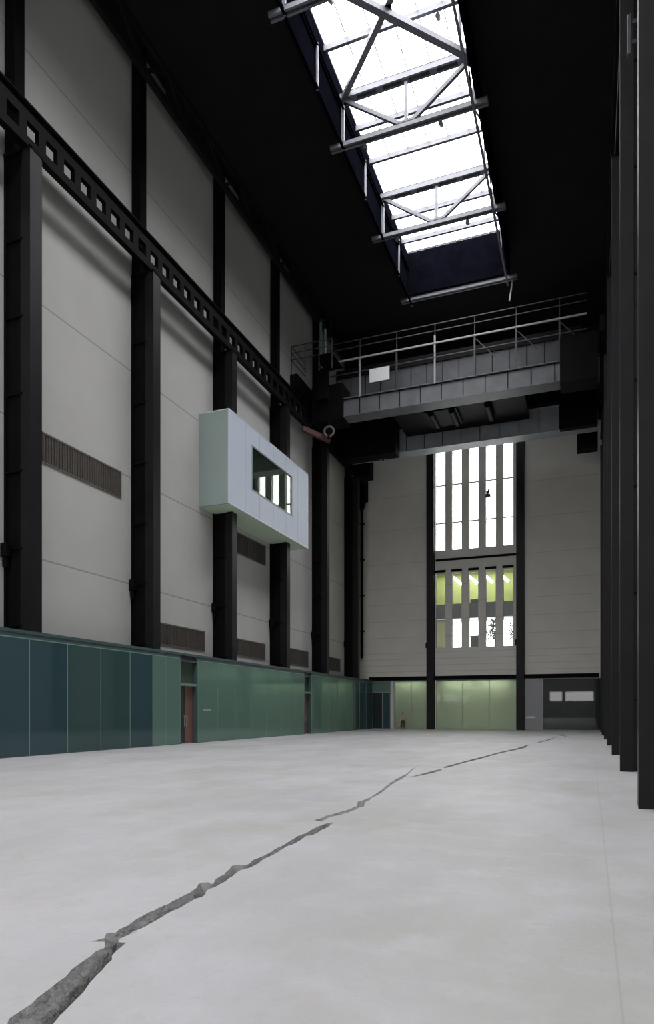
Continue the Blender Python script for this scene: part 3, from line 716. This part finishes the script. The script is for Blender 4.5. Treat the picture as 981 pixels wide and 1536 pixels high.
for k, (a, b) in enumerate(SLITS[1:]):
    x = a + .1 - .12 * k
    t = thing('tube_light', 'lit slanting tube light seen through the %s lower window from the left' % ORD[k + 1], 'light', (x, YB + 1.2, 14.4), 'tube lights in the lime green room')
    MB().bar((x - .1, YB + .8, 14.4), (x + .62, YB + 1.1, 13.72), .22, .2).build('tube', M['tube'], t)
    MB().bar((x - .1, YB + .86, 14.55), (x + .62, YB + 1.16, 13.87), .2, .05).bar((x + .2, YB + .95, 14.25), (x + .2, YB + .95, 15.2), .03, .03).build('housing', M['mullion'], t)
l = bpy.data.lights.new('lime_room_lamp', 'AREA'); l.shape = 'RECTANGLE'; l.size = 8; l.size_y = 1.2; l.energy = 18; l.color = (1, 1, .82)
o = bpy.data.objects.new('lime_room_lamp', l); COL.objects.link(o); o.location = (-10, YB + 2, 15.1)
t = thing('planter', 'small dark planter at the foot of the green part of the third lower window', 'planter', (-10.0, YB + 1.0, 11.7))
MB().box(-10.5, -9.55, YB + .8, YB + 1.2, 11.7, 12.2).build('box', M['planter'], t); MB().box(-10.45, -9.6, YB + .84, YB + 1.16, 12.2, 12.24).build('soil', M['timber_dark'], t)
t = thing('planter', 'larger dark planter box at the foot of the bright part of the third lower window', 'planter', (-10.0, YB + 1.2, 7.4))
MB().box(-10.5, -9.5, YB + .9, YB + 1.5, 7.4, 8.75).box(-10.55, -9.45, YB + .85, YB + 1.55, 8.66, 8.8).build('box', M['planter'], t)
MB().box(-10.45, -9.55, YB + .95, YB + 1.45, 8.8, 8.84).build('soil', M['timber_dark'], t)
def tree(x, y, z0, h, label):
    t = thing('young_tree', label, 'tree', (x, y, z0), 'trees outside the lower windows')
    MB().tube((x, y, z0), (x, y, z0 + h * .55), .09, .04).build('trunk', M['timber_dark'], t)
    m = MB(); rnd = random.Random(int(x * 7))
    for k in range(420):
        a, r, q = rnd.uniform(0, 6.28), rnd.uniform(.1, .75), rnd.uniform(.35, 1.)
        c = Vector((x + r * math.cos(a), y + r * math.sin(a), z0 + h * q)); d = Vector((rnd.uniform(-1, 1), rnd.uniform(-1, 1), rnd.uniform(-.6, .6))).normalized()
        e_ = d.orthogonal().normalized() * .07
        v = [m.b.verts.new(p) for p in (c - d * .16, c + e_, c + d * .16, c - e_)]; m.b.faces.new(v)
    m.build('foliage', M['leaf'], t)
tree(-8.3, YB + 1.4, 7.4, 2.9, 'grey green leafy tree showing through the fourth lower window of the end wall')
tree(-6.4, YB + 2.2, 7.4, 2.6, 'grey green leafy tree showing through the fifth lower window of the end wall')
t = thing('window_blind', 'pale olive blind drawn behind the first lower slit window', 'blind', (-13.2, YB + .6, 7.7))
MB().box(-13.75, -12.6, YB + .58, YB + .6, 7.5, 10.3).build('fabric', M['olive'], t)
MB().tube((-13.75, YB + .6, 10.36), (-12.55, YB + .6, 10.36), .06).build('roller', M['grey_panel'], t)

# ground-floor rooms behind the end wall
struct(MB().box(-21, 2, YB + 4.5, YB + 4.7, 0, 4.9).build('wall_lobby', M['pale_wall']), 'pale green lobby wall behind the ground floor glazing', 'wall')
struct(MB().box(-21, 2, YB + .5, YB + 4.5, 4.75, 4.9).build('ceiling_lobby', M['pale_wall']), 'lobby ceiling behind the ground floor glazing', 'ceiling')
m = MB(); m.box(-4.35, -4.2, YB + .5, YB + 4.5, 0, 4.75); m.box(-17.95, -17.8, YB + .5, YB + 4.5, 0, 4.75); m.box(1.9, 2, YB + .5, YB + 4.5, 0, 4.75); m.box(-21, -20.9, YB + .5, YB + 4.5, 0, 4.75)
struct(m.build('wall_partition', M['grey_panel']), 'partitions of the rooms behind the end wall', 'wall')
for x, e in ((-16, 16), (-11.5, 22), (-8.3, 22)):
    l = bpy.data.lights.new('lobby_lamp', 'AREA'); l.shape = 'RECTANGLE'; l.size = 2.8; l.size_y = .25; l.energy = e; l.color = (1, .97, .70)
    o = bpy.data.objects.new('lobby_lamp', l); COL.objects.link(o); o.location = (x, YB + .75, 4.7)

def glazing(name, x0, x1, cuts, mt, label, y=YB + .1):
    t = thing(name, label, 'glass screen', ((x0 + x1) / 2, y, 0), 'ground floor glazing of the end wall')
    xs = [x0] + cuts + [x1]
    for a, b in zip(xs, xs[1:]):
        MB().box(a + .015, b - .015, y, y + .03, .06, 4.58).build('glass_pane', M[mt], t)
    for x in xs: MB().box(x - .015, x + .015, y - .02, y + .06, .06, 4.58).build('glass_fin', M['edge'], t)
    m = MB(); m.box(x0, x1, y - .02, y + .06, 0, .06); m.box(x0, x1, y - .02, y + .06, 4.58, 4.65); m.build('channel', M['grey_panel'], t)
    return t
glazing('lobby_glazing', -17.6, -14.42, [-16.0], 'screen_pale', 'pale green lit glazing left of the first end wall column, behind the person')
glazing('lobby_glazing', -13.58, -6.22, [-11.1, -8.65], 'screen_pale', 'wide yellow green lit glazing between the two end wall columns')
t = glazing('lobby_glazing', -3.93, .98, [], 'screen_dark', 'dark grey glazing at the right end of the end wall')
for x0, x1, lab in ((-3.5, -2.3, 'left'), (-2.0, .2, 'right')):
    w = thing('inner_window', 'dark framed inner window, %s of the two in the dark glazing' % lab, 'window', ((x0 + x1) / 2, YB + .7, 1.2), 'inner windows behind the dark glazing')
    MB().holed('Y', YB + .68, YB + .76, x0, x1, 1.0, 3.4, [(x0 + .1, x1 - .1, 1.1, 3.3)]).build('frame', M['planter'], w)
    MB().box(x0 + .1, x1 - .1, YB + .78, YB + .8, 1.1, 2.5).build('lower_panel', M['grey_panel'], w)
    MB().box(x0 + .1, x1 - .1, YB + .74, YB + .8, 2.52, 3.15).build('upper_panel', M['planter'], w)
t = thing('grey_panel', 'flat grey wall panel right of the second end wall column', 'panel', (-4.75, YB - .04, 0))
MB().box(-5.5, -3.97, YB - .05, YB - .004, 0, 4.62).build('panel_face', mat('mid_grey_panel', (.27, .275, .28), .5), t)
MB().box(-5.35, -4.6, YB - .06, YB - .05, 1.1, 1.24).build('sign_strip', M['white'], t)
struct(MB().box(-17.75, -17.6, YB - .02, YB + .3, 0, 4.65).build('trim_6', M['mullion']), 'pale mullion beside the glazing', 'trim')
d = bpy.data.objects.new('door_3', None); COL.objects.link(d); d.location = (-19.1, YB + .1, 0); struct(d, 'dark blue glass door at the left end of the end wall', 'door')
MB().holed('Y', YB + .06, YB + .16, -20.25, -18.02, 0, 4.65, [(-20.15, -18.9, .05, 3.5), (-18.82, -18.12, .05, 3.5), (-20.15, -18.12, 3.6, 4.55)]).build('frame', M['corridor'], d)
MB().box(-20.15, -18.9, YB + .1, YB + .12, .05, 3.5).build('door_leaf', M['screen_dark'], d)
MB().box(-18.82, -18.12, YB + .1, YB + .12, .05, 3.5).build('door_leaf', M['screen_blue'], d)
MB().box(-20.15, -18.12, YB + .1, YB + .12, 3.6, 4.55).build('fanlight', M['screen_green'], d)
t = thing('blue_screen', 'dark blue folding screen standing behind the glass door', 'screen', (-19.2, YB + .9, 0))
MB().box(-20.0, -19.2, YB + .8, YB + .86, .1, 3.3).box(-19.18, -18.4, YB + .8, YB + .86, .1, 3.3).build('panel', mat('navy_cloth', (.03, .035, .085), .8), t)
MB().box(-19.9, -19.7, YB + .6, YB + 1.0, 0, .1).box(-18.7, -18.5, YB + .6, YB + 1.0, 0, .1).build('foot', M['planter'], t)

t = thing('downpipe', 'thin dark downpipe with a hopper in the left corner of the end wall', 'pipe', (-20.85, YB - .3, 7.0), None)
MB().tube((-20.85, YB - .3, 6.9), (-20.85, YB - .3, 21.5), .14).build('pipe', M['steel'], t)
MB().box(-21.3, -20.3, YB - .8, YB - .02, 22.2, 24.2).tube((-20.85, YB - .35, 21.4), (-20.85, YB - .35, 22.2), .2, .45).build('hopper', M['steel'], t)
m = MB()
for z in (9.5, 13, 16.5, 20): m.box(-21.05, -20.65, YB - .32, YB - .0, z, z + .12)
m.build('pipe_clip', M['steel'], t)

t = thing('pale_strip', 'pale vertical strip on the right hand columns near the top', 'light', (.95, 18.6, 18))
MB().box(.86, .96, 18.55, 18.67, 18.05, 19.05).build('strip_face', M['rail_dim'], t, bevel=.02)  # pale strip held off the wall by two arms
MB().box(.9, 2.13, 18.58, 18.64, 18.3, 18.4).box(.9, 2.13, 18.58, 18.64, 18.8, 18.9).build('bracket', M['lamp_black'], t)

# ------------------------------------------------------------------ the person by the glazing
def skin(name, verts, edges, radii, m, parent, sub=2):
    me = bpy.data.meshes.new(name); me.from_pydata(verts, edges, []); me.materials.append(m)
    o = bpy.data.objects.new(name, me); COL.objects.link(o); o.parent = parent
    md = o.modifiers.new('skin', 'SKIN'); md.use_smooth_shade = True
    for i, r in enumerate(radii): me.skin_vertices[0].data[i].radius = (r, r) if not isinstance(r, tuple) else r
    me.skin_vertices[0].data[0].use_root = True
    o.modifiers.new('sub', 'SUBSURF').levels = sub; o.modifiers['sub'].render_levels = sub
    return o
P = thing('person', 'person with dark hair in a light grey top by the pale green glazing', 'person', (-16.6, 63.2, 0)); P.rotation_euler = (0, 0, .5)
k = 1.58 / 1.75
V = [(0, 0, .95), (0, .0, 1.2), (0, .01, 1.42), (0, -.01, 1.5), (0, -.02, 1.56),
     (.1, 0, .88), (.11, -.1, .5), (.11, -.04, .1), (.11, -.2, .04), (-.1, 0, .88), (-.11, .08, .5), (-.11, .18, .12), (-.11, .05, .04),
     (.19, .01, 1.4), (.25, .04, 1.12), (.27, -.06, .87), (-.19, .01, 1.4), (-.25, .06, 1.12), (-.27, .0, .86)]
E = [(0, 1), (1, 2), (2, 3), (3, 4), (0, 5), (5, 6), (6, 7), (7, 8), (0, 9), (9, 10), (10, 11), (11, 12), (2, 13), (13, 14), (14, 15), (2, 16), (16, 17), (17, 18)]
R = [(.15, .11), (.14, .105), (.15, .1), .055, .055, .09, .06, .042, .035, .09, .06, .042, .035, .065, .045, .03, .065, .045, .03]
V += [(0, -.025, 1.63), (0, -.025, 1.72)]; E += [(4, 19), (19, 20)]; R[4] = .06; R += [(.085, .1), (.07, .085)]
for hx, hy, hz in ((.27, -.06, .87), (-.27, .0, .86)):
    w = 15 if hx > 0 else 18
    b = len(V); V.append((hx, hy - .015, hz - .07)); E.append((w, b)); R.append((.035, .018))
    for q, (dx, ln) in enumerate(((-.03, .075), (-.01, .09), (.01, .085), (.03, .065))):
        i = len(V); V += [(hx + dx * .4, hy - .02 + dx, hz - .115), (hx + dx * .4, hy - .03 + dx, hz - .115 - ln * .55), (hx + dx * .4 - math.copysign(.015, hx), hy - .025 + dx, hz - .115 - ln)]
        E += [(b, i), (i, i + 1), (i + 1, i + 2)]; R += [.01, .009, .008]
    i = len(V); V += [(hx, hy - .06, hz - .06), (hx - math.copysign(.01, hx), hy - .085, hz - .1)]; E += [(b, i), (i, i + 1)]; R += [.012, .01]
V = [tuple(c * k for c in v) for v in V]; R = [tuple(c * k for c in r) if isinstance(r, tuple) else r * k for r in R]
skin('body', V, E, R, M['skin'], P)
def body_piece(name, ids, grow, m):
    mp = {i: n for n, i in enumerate(ids)}
    rr = [tuple(c + grow for c in R[i]) if isinstance(R[i], tuple) else R[i] + grow for i in ids]
    return skin(name, [V[i] for i in ids], [(mp[a], mp[b]) for a, b in E if a in mp and b in mp], rr, m, P)
body_piece('top', [1, 0, 2, 13, 14, 15, 16, 17, 18], .014, M['jacket'])
body_piece('trousers', [0, 5, 6, 7, 9, 10, 11], .014, M['trousers'])
def ball_part(name, specs, m):
    b = MB()
    for c, r, sc in specs: b.ball(tuple(x * k for x in c), r * k, sc)
    me = bpy.data.meshes.new(name); b.b.to_mesh(me); b.b.free(); me.materials.append(m)
    for f in me.polygons: f.use_smooth = True
    o = bpy.data.objects.new(name, me); COL.objects.link(o); o.parent = P
    return o
ball_part('hair', [((0, .012, 1.70), .105, (.95, 1.05, .95)), ((0, .05, 1.62), .08, (1, .8, 1.2))], M['hair'])
ball_part('face', [((0, -.135, 1.635), .016, (.8, 1, 1.3)), ((.092, -.02, 1.635), .024, (.5, .8, 1.3)), ((-.092, -.02, 1.635), .024, (.5, .8, 1.3)), ((0, -.118, 1.59), .02, (1.3, .4, .35))], M['skin'])
ball_part('eyes', [((.034, -.115, 1.66), .013, (1, .6, .7)), ((-.034, -.115, 1.66), .013, (1, .6, .7))], M['hair'])
ball_part('shoe', [((.11, -.14, .045), .06, (.8, 1.9, .75))], M['shoe']); ball_part('shoe', [((-.11, .1, .045), .06, (.8, 1.9, .75))], M['shoe'])
t = thing('tote_bag', 'tan bag held beside the person by the glazing', 'bag', (-16.93, 63.05, 0.15))
MB().box(-17.08, -16.82, 62.98, 63.12, .22, .64).build('bag_body', M['tan'], t, bevel=.03)
MB().ring((-16.95, 63.05, .64), (0, 1, 0), .07, .012).build('handle', M['tan'], t)
